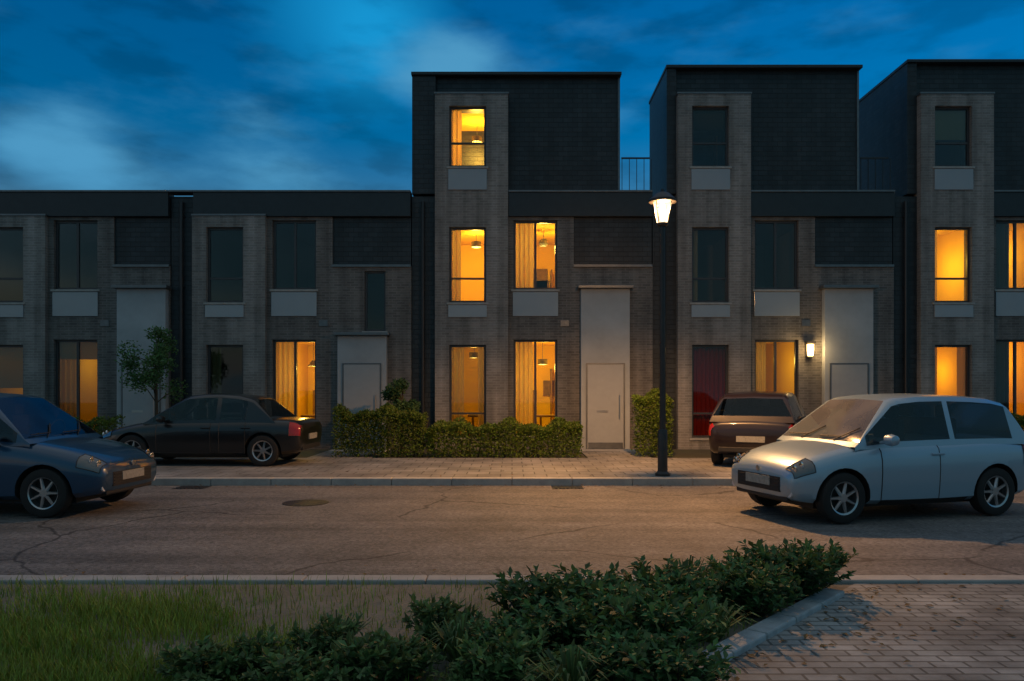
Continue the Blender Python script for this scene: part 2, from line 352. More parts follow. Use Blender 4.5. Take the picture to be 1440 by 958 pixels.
# ------------------------------------------------------------------ ground
def road_mat():
    m = mat('asphalt', (.095, .09, .085), .78, color2=(.175, .165, .157), scale=.9, bump=.5, bscale=70, detail=12)
    nt = m.node_tree; n = nt.nodes; l = nt.links; p = n['Principled BSDF']; base = p.inputs['Base Color'].links[0].from_socket
    tc = n.new('ShaderNodeTexCoord')
    def mul(a, fac):
        x = n.new('ShaderNodeMix'); x.data_type = 'RGBA'; x.blend_type = 'MULTIPLY'; x.inputs[0].default_value = 1; l.new(a, x.inputs[6]); l.new(fac, x.inputs[7]); return x.outputs[2]
    def rng(src, a, b, lo, hi):
        q = n.new('ShaderNodeMapRange'); q.inputs['From Min'].default_value = a; q.inputs['From Max'].default_value = b; q.inputs['To Min'].default_value = lo; q.inputs['To Max'].default_value = hi; l.new(src, q.inputs['Value']); return q.outputs[0]
    wp = n.new('ShaderNodeTexNoise'); wp.inputs['Scale'].default_value = 1.2; wp.inputs['Detail'].default_value = 5; l.new(tc.outputs['Object'], wp.inputs['Vector'])
    av = n.new('ShaderNodeMix'); av.data_type = 'RGBA'; av.inputs[0].default_value = .35; l.new(tc.outputs['Object'], av.inputs[6]); l.new(wp.outputs['Color'], av.inputs[7])
    vo = n.new('ShaderNodeTexVoronoi'); vo.feature = 'DISTANCE_TO_EDGE'; vo.inputs['Scale'].default_value = .55; l.new(av.outputs[2], vo.inputs['Vector'])
    gate = n.new('ShaderNodeTexNoise'); gate.inputs['Scale'].default_value = .35; l.new(tc.outputs['Object'], gate.inputs['Vector'])
    crack = n.new('ShaderNodeMath'); crack.operation = 'MAXIMUM'; l.new(rng(vo.outputs['Distance'], .003, .010, .35, 1), crack.inputs[0]); l.new(rng(gate.outputs['Fac'], .48, .52, 1, 0), crack.inputs[1])
    c = mul(base, crack.outputs[0])
    st = n.new('ShaderNodeMapping'); st.inputs['Scale'].default_value = (.12, 2.6, 1); l.new(tc.outputs['Object'], st.inputs['Vector'])
    sn = n.new('ShaderNodeTexNoise'); sn.inputs['Scale'].default_value = 1.0; sn.inputs['Detail'].default_value = 7; l.new(st.outputs[0], sn.inputs['Vector'])
    c = mul(c, rng(sn.outputs['Fac'], .3, .7, .72, 1.25))
    gr = n.new('ShaderNodeTexVoronoi'); gr.inputs['Scale'].default_value = 34; l.new(tc.outputs['Object'], gr.inputs['Vector'])
    bw = n.new('ShaderNodeRGBToBW'); l.new(gr.outputs['Color'], bw.inputs[0]); c = mul(c, rng(bw.outputs[0], 0, 1, .55, 1.45))
    l.new(c, p.inputs['Base Color']); return m
MB().add([(-400,-60,-.16),(400,-60,-.16),(400,600,-.16),(-400,600,-.16)], [(0,1,2,3)]).build('ground', mat('earth', (.06,.055,.04), .95, var=.3, scale=.5), recalc=False)['kind'] = 'structure'
MB().box(-80, 80, 6.65, 13.2, -.15, -.005).build('road', road_mat())['kind'] = 'structure'
pave = brick_mat('paving', (.20, .195, .185), (.25, .24, .23), (.08, .08, .075), .40, .40, .012, floor=True, offset=.5, blotch=.3)
MB().box(-80, 80, 13.42, 17.3, -.14, .10).build('pavement', pave)['kind'] = 'structure'
k = MB()
for i in range(-40, 41): k.box(i*1.0+.004, i*1.0+.996, 13.21, 13.41, -.14, .115)
k.build('kerb', M['conc'], bevel=.012)['kind'] = 'structure'
k = MB()
for i in range(-40, 41): k.box(i*1.0+.304, i*1.0+1.296, 6.46, 6.64, -.14, .05)
k.build('kerb', M['conc'], bevel=.012)['kind'] = 'structure'
MB().box(-80, 80, 17.305, 30, -.14, .06).build('front_garden', mat('soil', (.05,.042,.03), .95, color2=(.07,.07,.035), scale=2, bump=.5, bscale=30))['kind'] = 'structure'
for hx in (-2.58, 3.6, 9.78, -8.76, -14.36):
    MB().box(hx+4.25, hx+5.65, 17.31, 19.38, -.1, .085).build('garden_path', pave)['kind'] = 'structure'
for (gx, gy) in ((.9, 12.95), (-5.2, 12.95)):
    d = MB().box(gx-.25, gx+.25, gy-.2, gy+.2, -.02, .001)
    for q in range(7): d.box(gx-.2+q*.062, gx-.175+q*.062, gy-.15, gy+.15, .001, .007)
    tag(d.build('drain_cover', M['blackmetal']), 'iron gutter grate by the far kerb, ' + ('nearer the lamp post' if gx > 0 else 'before the black saloon'), 'drain')
tag(MB().lathe([(.32,-.004),(.32,.002),(.27,.003),(.26,.001),(.02,.002)], -2.9, 11.2, 0, 32).build('manhole_cover', mat('cast iron', (.045,.04,.037), .5, metal=.5, var=.3, scale=30, bump=.5, bscale=50)), 'round iron manhole cover in the road', 'manhole cover')
# raised verge in the foreground, and the path that leaves it on the right
VZ = .02
MB().add([(-40,-8,VZ),(.55,-8,VZ),(.62,4.0,VZ),(2.78,6.455,VZ),(-40,6.455,VZ)], [(0,1,2,3,4)]).build('verge', mat('verge soil', (.12,.112,.085), .95, color2=(.20,.185,.15), scale=3, bump=.5, bscale=40), recalc=False)['kind'] = 'structure'
pathm = brick_mat('path paving', (.20, .205, .195), (.29, .29, .28), (.10, .10, .09), .20, .10, .009, floor=True, offset=.5, blotch=.6, bump=.9)
MB().add([(.55,-8,VZ+.004),(14,-8,VZ+.004),(14,6.455,VZ+.004),(2.78,6.455,VZ+.004),(.62,4.0,VZ+.004)], [(0,1,2,3,4)]).build('path', pathm, recalc=False)['kind'] = 'structure'

k = MB(); ed = Vector((2.78-.62, 6.455-4.0, 0)); el = ed.length; ed /= el; en = Vector((-ed.y, ed.x, 0))*.075
for i in range(-2, 8):
    a = Vector((.62, 4.0, 0))+ed*(i*.47+.006); b = a+ed*.458
    if i*.47+.46 > el: break
    q = [a-en, b-en, b+en, a+en]; k.add([(*v.xy, -.05) for v in q]+[(*v.xy, .065) for v in q], [(0,3,2,1),(4,5,6,7),(0,1,5,4),(1,2,6,5),(2,3,7,6),(3,0,4,7)])
k.build('path_edging', mat('edging stone', (.34,.38,.40), .8, var=.25, scale=6, bump=.3, bscale=60), bevel=.012)['kind'] = 'structure'

# ------------------------------------------------------------------ foliage
def leaf(mb, p, d, up, L, Wd, m=0):
    d = d.normalized(); s = d.cross(up)
    if s.length < 1e-3: s = d.orthogonal()
    s = s.normalized(); nn = s.cross(d)
    a = p; b = p+d*L*.5+s*Wd*.5+nn*L*.08; c = p+d*L-nn*L*.05; e = p+d*L*.5-s*Wd*.5+nn*L*.08
    mb.add([a, b, c, e], [(0, 1, 2, 3)], m)
def rdir(r, zmin=-1):
    while True:
        v = Vector((r.uniform(-1,1), r.uniform(-1,1), r.uniform(-1,1)))
        if .05 < v.length < 1 and v.z/v.length >= zmin: return v.normalized()
LEAF = dict(
    hedge=leaf_mat('hedge leaf', (.045, .09, .006), (.11, .16, .015), .6, 5),
    dark=leaf_mat('dark leaf', (.025, .075, .022), (.075, .15, .045), .65, 6),
    mid=leaf_mat('green leaf', (.045, .10, .03), (.11, .17, .055), .65, 6),
    blade=leaf_mat('grass blade', (.075, .15, .015), (.16, .22, .03), .6, 2.5),
    bark=mat('bark', (.06, .045, .03), .9, var=.3, scale=20))
def hedge_mesh(mb, x0, x1, y0, y1, h, n, r, sz=.055):
    for _ in range(n):
        x, y, z = r.uniform(x0, x1), r.uniform(y0, y1), h*r.random()**.7
        bump = .10*math.sin(x*5.1+1)+.07*math.sin(x*11.7)+.06*math.sin(y*9)
        if r.random() < .75:                      # most leaves near the surface
            q = r.random()
            if q < .45: y = y0+abs(r.gauss(0, .07))-.3*bump
            elif q < .55: y = y1-abs(r.gauss(0, .07))
            else: z = h+bump*.8-abs(r.gauss(0, .06))
        z = min(z, h+bump)
        leaf(mb, Vector((x, y, max(.03, z))), rdir(r, -.4), rdir(r), sz*r.uniform(.7, 1.5), sz*.6)
def hedge(x0, x1, y0, y1, h, n, label, lm='hedge', seed=1):
    r = random.Random(seed); cx, cy = (x0+x1)/2, (y0+y1)/2
    t = thing('hedge', (cx, cy, .06), label, 'hedge', 'clipped hedges in front of the houses')
    m = MB(); hedge_mesh(m, x0-cx, x1-cx, y0-cy, y1-cy, h, int(n*1.5), r); m.build('foliage', LEAF[lm], t, recalc=False)
    s = MB()
    for i in range(int((x1-x0)*5)):
        x = r.uniform(x0-cx+.05, x1-cx-.05); y = r.uniform(-.15, .15)
        s.tube([(x, y, -.02), (x+r.uniform(-.08,.08), y, h*.45), (x+r.uniform(-.15,.15), y+r.uniform(-.1,.1), h*.85)], [.016, .011, .005], 5)
    s.build('stem', LEAF['bark'], t)
hedge(-3.95, -1.95, 17.6, 18.3, 1.02, 9000, 'taller clipped hedge before the pale door of the two storey house', seed=2)
hedge(-1.9, 1.55, 17.6, 18.25, .72, 11000, 'long low hedge under the amber windows', seed=3)
hedge(2.75, 3.55, 17.6, 18.3, 1.35, 5000, 'short bushy hedge piece behind the lamp post', seed=4)
hedge(8.4, 13.5, 17.6, 18.25, .9, 12000, 'clipped hedge behind the silver car', seed=5)
hedge(-14.5, -8.9, 17.7, 18.3, .8, 10000, 'clipped hedge behind the dark blue car', seed=6)

def small_tree(x, y, h, cr, label, seed=1):
    r = random.Random(seed)
    t = thing('small_tree', (x, y, .05), label, 'tree')
    b = MB(); b.tube([(0,0,-.05),(.02,0,h*.3),(.0,.03,h*.6),(.03,0,h*.9)], [.05,.04,.03,.012], 8)
    tips = []
    for i in range(14):
        z = h*r.uniform(.42,.85); d = rdir(r, .1); e = Vector((d.x*cr*.8, d.y*cr*.8, z+d.z*cr*.5)); tips.append(e)
        b.tube([(0,0,z-.15), ((e.x)*.5, e.y*.5, (z+e.z)/2-.03), e], [.015,.01,.004], 5)
    b.build('trunk', LEAF['bark'], t, smooth=True)
    m = MB()
    for c in tips+[Vector((0,0,h*.95))]:
        rr = r.uniform(.28,.5)*cr
        for _ in range(230):
            leaf(m, c+rdir(r)*rr*r.random()**.5, rdir(r,-.5), rdir(r), .07*r.uniform(.7,1.4), .045)
    m.build('crown', LEAF['dark'], t, recalc=False)
small_tree(-8.5, 19.0, 3.0, .75, 'small dark leafy tree between the two low houses', 3)
small_tree(-2.62, 18.9, 1.7, .42, 'slim dark shrub at the foot of the slate strip', 8)

# grass on the verge (nobody could count the blades)
r = random.Random(11)
g = MB()
def path_x(y): return .52+(y-4)*.88
cnt = 0
while cnt < 58000:
    y = 3.4+3.04*r.random()**1.25; half = y*.72
    x = r.uniform(-half-1.8, min(path_x(y)-.02, half))
    dens = 1.0 if x < -1.1-.55*(y-4.2)+.25*math.sin(y*4) else .30
    dens *= .55+.45*math.sin(x*3.1+math.sin(y*2.3)*1.5)*math.sin(y*4.7+x)
    if y > 5.6: dens *= max(.10, (6.45-y)/.9)
    if x > -1.9: dens *= .45 if y > 4.9 else 1
    if r.random() > max(.06, dens): continue
    hgt = r.uniform(.035, .10)*(1.25 if x < -1 else .9); a = r.uniform(0, 6.283); b = r.uniform(.1, .7)*hgt
    wv = Vector((math.cos(a+1.57), math.sin(a+1.57), 0))*r.uniform(.0022,.004); d = Vector((math.cos(a), math.sin(a), 0))
    p = Vector((x, y, VZ-.003))
    g.add([p-wv, p+wv, p+d*b*.4+Vector((0,0,hgt*.6))+wv*.7, p+d*b*.4+Vector((0,0,hgt*.6))-wv*.7, p+d*b+Vector((0,0,hgt))], [(0,1,2,3),(3,2,4)])
    cnt += 1
tag(g.build('grass', LEAF['blade'], recalc=False), 'rough short grass on the near verge beside the road', 'grass', kind='stuff')

# low leafy plants in the foreground bed
def plant_mesh(name, seed, h, w, nst, lm, strap=False):
    r = random.Random(seed); st = MB(); lf = MB()
    for i in range(nst):
        a = r.uniform(0, 6.283); out = w*r.random()**.6; hh = h*r.uniform(.55, 1)*(1-.35*out/w)
        b0 = Vector((math.cos(a)*out*.15, math.sin(a)*out*.15, -.01)); tip = Vector((math.cos(a)*out, math.sin(a)*out, hh))
        mid = (b0+tip)/2+Vector((0,0,hh*.18))
        if strap:
            s = Vector((-math.sin(a), math.cos(a), 0))*r.uniform(.006,.012); dr = tip+Vector((math.cos(a)*w*.25, math.sin(a)*w*.25, -hh*.12))
            lf.add([b0-s, b0+s, mid+s, mid-s, tip+s*.7, tip-s*.7, dr], [(0,1,2,3),(3,2,4,5),(5,4,6)]); continue
        st.tube([b0, mid, tip], [.005,.004,.002], 4)
        for j in range(11):
            q = .25+.75*j/10; p = b0.lerp(mid, q*2) if q < .5 else mid.lerp(tip, q*2-1)
            for _ in range(2): leaf(lf, p, (rdir(r,-.3)+Vector((math.cos(a), math.sin(a), .1))*.5), Vector((0,0,1))+rdir(r)*.5, r.uniform(.045,.085), r.uniform(.025,.045))
    return st, lf
def plant(seed, h, w, n, lm, label, cat, group, strap=False, name='leafy_plant'):
    t = thing(name, (0,0,0), label, cat, group)
    st, lf = plant_mesh(name, seed, h, w, n, lm, strap)
    lf.build('foliage', LEAF[lm], t, recalc=False)
    if not strap: st.build('stem', LEAF['bark'], t)
    return t
P1 = plant(1, .46, .34, 60, 'dark', 'dark leafy shrub in the bed beside the near path', 'plant', 'leafy shrubs in the near bed')
P2 = plant(2, .30, .30, 48, 'mid', 'low mid green plant spreading over the near verge', 'plant', 'low green plants in the near bed')
P3 = plant(3, .36, .26, 90, 'mid', 'tuft of long arching strap leaves in the near bed', 'plant', 'strap leaved tufts in the near bed', True, 'grass_tuft')
used = set()
def put(p, x, y, s, rz):
    o = p if p.name not in used else copy_tree(p)
    used.add(p.name); o.location = (x, y, VZ); o.scale = (s, s, s*rnd.uniform(.85, 1.15)); o.rotation_euler = (0, 0, rz)
r = random.Random(21)
spots1 = [(.95,5.0),(1.35,5.25),(1.7,5.5),(.55,4.75),(1.15,4.6),(.2,4.5),(.75,5.45),(1.95,5.95),(.85,4.2),(.45,5.2),(1.3,5.7),(1.05,3.95),(2.4,5.95),(2.6,6.2),(2.3,6.25),(2.0,5.6)]
spots2 = [(-1.3,4.35),(-.9,4.55),(-.45,4.4),(-.1,4.75),(-.6,4.15),(-1.05,4.05),(.1,4.15),(.5,4.25),(-.15,4.2),(-1.6,4.25),(.3,4.95),(-.3,4.95)]
spots3 = [(1.55,5.0),(.0,4.55),(.95,4.55),(-.75,4.8),(1.6,5.9),(.6,4.0),(2.2,6.25)]
for s in spots1: put(P1, s[0]-.26+r.uniform(-.06,.06), s[1]+r.uniform(-.06,.06), r.uniform(.75,1.05), r.uniform(0,6.28))
for s in spots2: put(P2, s[0]-.1+r.uniform(-.06,.06), s[1]+r.uniform(-.06,.06), r.uniform(.65,.95), r.uniform(0,6.28))
for s in spots3: put(P3, s[0]-.3, s[1], r.uniform(.8,1.1), r.uniform(0,6.28))

lt = MB(); r = random.Random(5)
for _ in range(420):
    q = r.random()
    if q < .40: x, y, z = r.uniform(-8, 9), 13.19-abs(r.gauss(0, .18)), .0
    elif q < .60: x, y, z = r.uniform(-5, 5), 6.67+abs(r.gauss(0, .15)), .0
    elif q < .82:
        y = r.uniform(4.1, 6.4); x = .62+(y-4)*.88+.12+abs(r.gauss(0, .7)); z = VZ+.006
    else: x, y, z = r.uniform(-8, 8), r.uniform(13.5, 17), .103
    a = r.uniform(0, 6.28); leaf(lt, Vector((x, y, z+.004)), Vector((math.cos(a), math.sin(a), r.uniform(-.05,.35))), Vector((0,0,1)), r.uniform(.035,.075), r.uniform(.02,.04))
tag(lt.build('fallen_leaves', mat('dry leaf', (.10,.055,.02), .8, color2=(.20,.12,.04), scale=.8), recalc=False), 'brown fallen leaves lying along the kerbs and the path', 'leaves', kind='stuff')
# ------------------------------------------------------------------ street lamp
GLOW = bpy.data.materials.new('street lamp glow'); GLOW.use_nodes = True
_n = GLOW.node_tree.nodes; _l = GLOW.node_tree.links; _n.remove(_n['Principled BSDF'])
_t = _n.new('ShaderNodeBsdfTransparent'); _e = _n.new('ShaderNodeEmission'); _e.inputs[0].default_value = (1, .68, .36, 1); _e.inputs[1].default_value = .62
BULB = emis('lamp bulb', (1, .72, .42), 6)
_a = _n.new('ShaderNodeAddShader'); _l.new(_t.outputs[0], _a.inputs[0]); _l.new(_e.outputs[0], _a.inputs[1]); _l.new(_a.outputs[0], _n['Material Output'].inputs[0])
LX, LY = 2.60, 13.75
L = thing('street_lamp', (LX, LY, .10), 'lit lamp post with a glass lantern on the far pavement', 'street lamp')
MB().lathe([(.13,0),(.13,.04),(.085,.08),(.085,.75),(.07,.80)], n=20).build('base', M['blackmetal'], L, smooth=True)
MB().lathe([(.055,.80),(.048,2.4),(.040,4.08),(.05,4.26),(.05,4.30)], n=16).build('pole', M['blackmetal'], L, smooth=True)
ln = MB(); ln.lathe([(.07,4.30),(.10,4.33),(.10,4.36)], n=20)
for q in range(4):
    a = q*math.pi/2+.78; ln.tube([(.11*math.cos(a), .11*math.sin(a), 4.36), (.185*math.cos(a), .185*math.sin(a), 4.75)], .009, 6)
ln.lathe([(.235,4.72),(.24,4.76),(.12,4.87),(.04,4.90),(.03,4.95)], n=20)
ln = ln.build('lantern', M['blackmetal'], L, smooth=True)
MB().lathe([(.09,4.363),(.165,4.745)], n=20, caps=False).build('lamp_glass', GLOW, ln, smooth=True)
MB().lathe([(.012,4.40),(.04,4.44),(.05,4.55),(.04,4.68),(.02,4.72)], n=16).build('lamp_bulb', BULB, ln, smooth=True)
for kind, en in (('SPOT', 1750), ('POINT', 190)):
    ld = bpy.data.lights.new('street_light', kind); ld.energy = en; ld.color = (1, .47, .16); ld.shadow_soft_size = .09
    if kind == 'SPOT': ld.spot_size = R(158); ld.spot_blend = .45
    lo = bpy.data.objects.new('street_light', ld); col.objects.link(lo); lo.parent = L; lo.location = (0, 0, 4.64 if kind == 'SPOT' else 4.64)

# ------------------------------------------------------------------ cars
def interp(st, n):
    """Catmull-Rom through the stations (tuples)"""
    out = []; m = len(st)
    for i in range(m-1):
        p0, p1, p2, p3 = st[max(0,i-1)], st[i], st[i+1], st[min(m-1,i+2)]
        for k in range(n):
            t = k/n
            x = p1[0]+(p2[0]-p1[0])*t; row = [x]
            for j in range(1, len(p1)):
                a, b = p1[j], p2[j]
                ma = (p2[j]-p0[j])/max(1e-6, (p2[0]-p0[0]))*(p2[0]-p1[0]); mb_ = (p3[j]-p1[j])/max(1e-6, (p3[0]-p1[0]))*(p2[0]-p1[0])
                row.append((2*t**3-3*t*t+1)*a+(t**3-2*t*t+t)*ma+(-2*t**3+3*t*t)*b+(t**3-t*t)*mb_)
            out.append(tuple(row))
    out.append(tuple(st[-1])); return out
GLASSCAR = glass_mat('car glass', (.62, .66, .66), .02, 1.65)
SEAT = mat('seat cloth', (.03, .03, .032), .9, var=.3, scale=20)
LENSDARK = mat('headlamp housing', (.06, .065, .07), .06, spec=1.0, coat=1)
REFL = mat('headlamp reflector', (.75, .76, .78), .12, metal=.9)
PALESCREEN = glass_mat('windscreen with painted sheen', (.45, .48, .48), .05, 1.6)
def _sheen_film():  # pale diffuse film put in to stand for lamp sheen on the glass
    nt = PALESCREEN.node_tree; n = nt.nodes; l = nt.links; out = n['Material Output']; src = out.inputs[0].links[0].from_socket
    d = n.new('ShaderNodeBsdfDiffuse'); d.inputs[0].default_value = (.38, .38, .37, 1); x = n.new('ShaderNodeMixShader')
    tc = n.new('ShaderNodeTexCoord'); ns = n.new('ShaderNodeTexNoise'); ns.inputs['Scale'].default_value = 2.2; ns.inputs['Detail'].default_value = 3; l.new(tc.outputs['Object'], ns.inputs[0])
    r = n.new('ShaderNodeMapRange'); r.inputs['From Min'].default_value = .3; r.inputs['From Max'].default_value = .7; r.inputs['To Min'].default_value = .24; r.inputs['To Max'].default_value = .38; l.new(ns.outputs['Fac'], r.inputs['Value'])
    l.new(r.outputs[0], x.inputs[0]); l.new(src, x.inputs[1]); l.new(d.outputs[0], x.inputs[2]); l.new(x.outputs[0], out.inputs[0])
_sheen_film()
TYRE = mat('tyre rubber', (.015, .015, .015), .85, var=.2)
RIM = mat('alloy rim', (.45, .45, .46), .3, metal=.9)
PLAST = mat('black trim', (.02, .02, .02), .6)
LENS = mat('headlamp lens', (.55, .57, .6), .08, spec=.8)
REDL = mat('tail lamp lens', (.28, .012, .01), .12, spec=.7)
PLATE = mat('plate', (.30, .30, .27), .5, var=.25, scale=25)
def make_car(paint, label, loc, rz, L=3.85, W=1.68, H=1.50, hatch=True, group='parked cars', screen=None):
    C = thing('car', loc, label, 'car', group, rz)
    s = L/3.8; hw = W/2; hs = H/1.5
    st = [(-1.90,.46,.74,.66),(-1.86,.32,.86,.755),(-1.68,.24,.93,.80),(-1.2,.21,.95,.825),(-.4,.19,.94,.83),(.4,.19,.925,.83),(.85,.20,.905,.83),(1.25,.21,.84,.82),(1.58,.23,.755,.785),(1.78,.26,.67,.72),(1.87,.30,.60,.66),(1.90,.38,.54,.61)]
    st = [(a*s, b, c*hs, d*hw/.83) for a, b, c, d in st]
    G = interp(st, 5)
    def sec(x, zb, zt, w):
        h = zt-zb
        return [(0,zb),(w*.6,zb),(w*.88,zb+.015),(w*.965,zb+.07),(w*.985,zb+h*.28),(w*1.0,zb+h*.55),(w*.995,zb+h*.74),(w*.965,zb+h*.88),(w*.90,zb+h*.965),(w*.75,zt+.008),(w*.45,zt+.022),(0,zt+.03)]
    S = [[(x, y, z) for (y, z) in sec(x, zb, zt, w)] for (x, zb, zt, w) in G]
    nr = len(S[0])
    body = MB()
    for sg in (1, -1):
        vs = [(x, sg*y, z) for row in S for (x, y, z) in row]
        fs = [(i*nr+j, (i+1)*nr+j, (i+1)*nr+j+1, i*nr+j+1) for i in range(len(S)-1) for j in range(nr-1)]
        body.add(vs, fs)
        body.add([(x, sg*y, z) for (x, y, z) in S[0]], [tuple(range(nr))]); body.add([(x, sg*y, z) for (x, y, z) in S[-1]], [tuple(range(nr))])
    me = bpy.data.meshes.new('body'); me.from_pydata(body.v, [], body.f)
    bm = bmesh.new(); bm.from_mesh(me); bmesh.ops.remove_doubles(bm, verts=bm.verts, dist=.0005); bmesh.ops.recalc_face_normals(bm, faces=bm.faces); bm.to_mesh(me); bm.free()
    me.materials.append(paint); me.materials.append(PLAST)
    bo = bpy.data.objects.new('body', me); col.objects.link(bo)
    wx = (-1.20*s, 1.22*s); wr = .305
    cut = MB()
    for x in wx:
        cut.lathe([(wr+.055, hw-.24), (wr+.055, hw+.3)], x, 0, wr, 28, 'y'); cut.lathe([(wr+.055, -hw-.3), (wr+.055, -hw+.24)], x, 0, wr, 28, 'y')
    co = cut.build('cutter', PLAST)
    md = bo.modifiers.new('b', 'BOOLEAN'); md.object = co; md.operation = 'DIFFERENCE'; md.solver = 'EXACT'
    try: md.material_mode = 'TRANSFER'
    except Exception: pass
    dg = bpy.context.evaluated_depsgraph_get(); me2 = bpy.data.meshes.new_from_object(bo.evaluated_get(dg)); bo.modifiers.clear(); bo.data = me2; me2.name = 'body'
    bpy.data.objects.remove(co)
    me2.shade_smooth(); me2.set_sharp_from_angle(angle=R(35)); bo.parent = C
    # greenhouse
    gh = [(-1.82,.885,.90,.70),(-1.77,.90,1.02,.72),(-1.60,.91,1.36,.705),(-1.52,.91,1.415,.70),(-1.30,.91,1.46,.70),(-.95,.91,1.485,.70),(-.55,.91,1.497,.70),(-.47,.91,1.498,.70),(-.1,.905,1.495,.695),(.22,.90,1.465,.69),(.34,.90,1.43,.69),(.86,.885,1.03,.735),(.96,.885,.94,.75),(1.04,.87,.885,.76)] if hatch else \
         [(-1.42,.885,.90,.74),(-1.36,.90,.97,.73),(-.98,.91,1.36,.70),(-.88,.91,1.40,.70),(-.7,.91,1.45,.70),(-.5,.91,1.47,.70),(-.4,.91,1.475,.70),(-.32,.91,1.48,.70),(-.05,.905,1.48,.695),(.2,.90,1.455,.69),(.3,.90,1.42,.69),(.84,.885,1.02,.735),(.94,.885,.93,.75),(1.02,.87,.885,.76)]
    gh = [(a*s, b*hs, c*hs, d*hw/.83) for a, b, c, d in gh]
    rows = []
    for (x, zb, zr, wrf) in gh:
        h = max(0, zr-zb); wb = .775*hw/.83; k = min(1, h/(.5*hs)); wt = wb+(wrf*.86-wb)*k
        rows.append([(x, wb, zb-.03), (x, wb+(wt-wb)*.09, zb+h*.08), (x, wb+(wt-wb)*.86, zb+h*.86), (x, wt-.03*k, zb+h*.955), (x, wt-.10*k, zb+h*.985), (x, wt*.5, zr), (x, 0, zr+.012*k)])
    parts = {'cabin': MB(), 'windscreen': MB(), 'rear_window': MB()}; sides = {1: MB(), -1: MB()}
    for sg in (1, -1):
        for i in range(len(rows)-1):
            for j in range(6):
                q = [rows[i][j], rows[i+1][j], rows[i+1][j+1], rows[i][j+1]]; q = [(a, b*sg, c) for a, b, c in q]
                if j == 1 and i in (3,4,5,7,8,9,10): dst = sides[sg]
                elif j >= 4 and i in (10, 11): dst = parts['windscreen']
                elif j >= 4 and i == 1: dst = parts['rear_window']
                else: dst = parts['cabin']
                dst.add(q, [(0,1,2,3)])
    def fin(mb, nm, m, parent):
        o = mb.build(nm, m, parent); b2 = bmesh.new(); b2.from_mesh(o.data); bmesh.ops.remove_doubles(b2, verts=b2.verts, dist=.001); bmesh.ops.recalc_face_normals(b2, faces=b2.faces); b2.to_mesh(o.data); b2.free(); o.data.shade_smooth(); o.data.set_sharp_from_angle(angle=R(30)); return o
    cab = fin(parts['cabin'], 'cabin', paint, C)
    fin(parts['windscreen'], 'windscreen', screen or GLASSCAR, C); fin(parts['rear_window'], 'rear_window', GLASSCAR, C)
    for sg in (1, -1): fin(sides[sg], 'side_window', GLASSCAR, C)
    # panels lying on the body surface
    def patch(x0, x1, j0, j1, sg, off, nm, m, parent, seal=True):
        idx = [i for i in range(len(S)) if x0*s <= S[i][0][0] <= x1*s]; p = MB(); w = j1-j0+1; vs = []
        for i in idx:
            for j in range(j0, j1+1):
                x, y, z = S[i][j]
                a = Vector(S[min(i+1,len(S)-1)][j])-Vector(S[max(i-1,0)][j]); b = Vector(S[i][min(j+1,nr-1)])-Vector(S[i][max(j-1,0)])
                nv = a.cross(b).normalized(); nv = nv if nv.y >= -1e-6 or nv.z > .5 else -nv
                if nv.dot(Vector((0, y, z-.45))) < 0: nv = -nv
                q = Vector((x, y, z))+nv*off; vs.append((q.x, sg*q.y, q.z))
        fs = [(i*w+j, (i+1)*w+j, (i+1)*w+j+1, i*w+j+1) for i in range(len(idx)-1) for j in range(w-1)]
        o = p.add(vs, fs).build(nm, m, parent, smooth=True)
        if seal:
            ni = len(idx); loop = [vs[i*w] for i in range(ni)]+[vs[(ni-1)*w+j] for j in range(1, w)]+[vs[i*w+w-1] for i in range(ni-2, -1, -1)]+[vs[j] for j in range(w-2, -1, -1)]
            MB().tube(loop, .0055, 5).build('seal', PLAST, o, smooth=True)
        if nm == 'headlight':
            for f in (.35, .75):
                q = vs[int(len(idx)*f)*w+w//2]; MB().lathe([(.0,-.012),(.04,-.006),(.048,.008),(.035,.012)], q[0], q[1], q[2], 16, 'x').build('reflector', REFL, o, smooth=True)
        return o
    for sg in (1, -1):
        for (a, b, hx) in ((-.38,.72,-.22),) if hatch else ((-.30,.76,-.16),(-1.02,-.34,-.9)):
            dr = patch(a, b, 3, 8, sg, .003, 'door', paint, C)
            MB().box(hx*s-.08, hx*s+.10, sg*(hw-.003)-.018, sg*(hw-.003)+.018, .775*hs, .80*hs).build('handle', paint, dr, bevel=.006)
        patch(-.78, .74, 2, 3, sg, .006, 'sill_trim', PLAST, C, False)
        patch(1.60, 1.86, 6, 9, sg, .006, 'headlight', LENSDARK, C)
        patch(-1.88, -1.66, 5, 8, sg, .006, 'tail_light', REDL, C)
        mr = MB().lathe([(.02,-.09),(.065,-.06),(.075,.0),(.06,.07),(.02,.09)], .62*s, sg*(hw+.09), .97*hs, 12, 'y').tube([(.64*s, sg*(hw-.08), .93*hs), (.62*s, sg*(hw+.03), .95*hs)], .02, 6).build('wing_mirror', paint, C, smooth=True)
    for q in (.36, -.36):
        for row, xx in ((0, .18), (1, -.72)):
            if row and q < 0: continue
            st2 = MB()
            ya, yb = (q-.23, q+.23) if not row else (-.55, .55)
            st2.box(xx*s-.10, xx*s, ya, yb, .80*hs, 1.20*hs).box(xx*s-.13, xx*s-.06, ya+.12, ya+.34, 1.20*hs, 1.36*hs)
            if row: st2.box(xx*s-.13, xx*s-.06, yb-.34, yb-.12, 1.20*hs, 1.36*hs)
            st2.build('seat', SEAT, C, bevel=.03)
    ring = [(.62*s+.05*math.sin(a), .36+.18*math.cos(a), .97*hs+.17*math.sin(a)) for a in [k*math.pi/10 for k in range(21)]]
    MB().tube(ring, .014, 6).build('steering_wheel', PLAST, C, smooth=True)
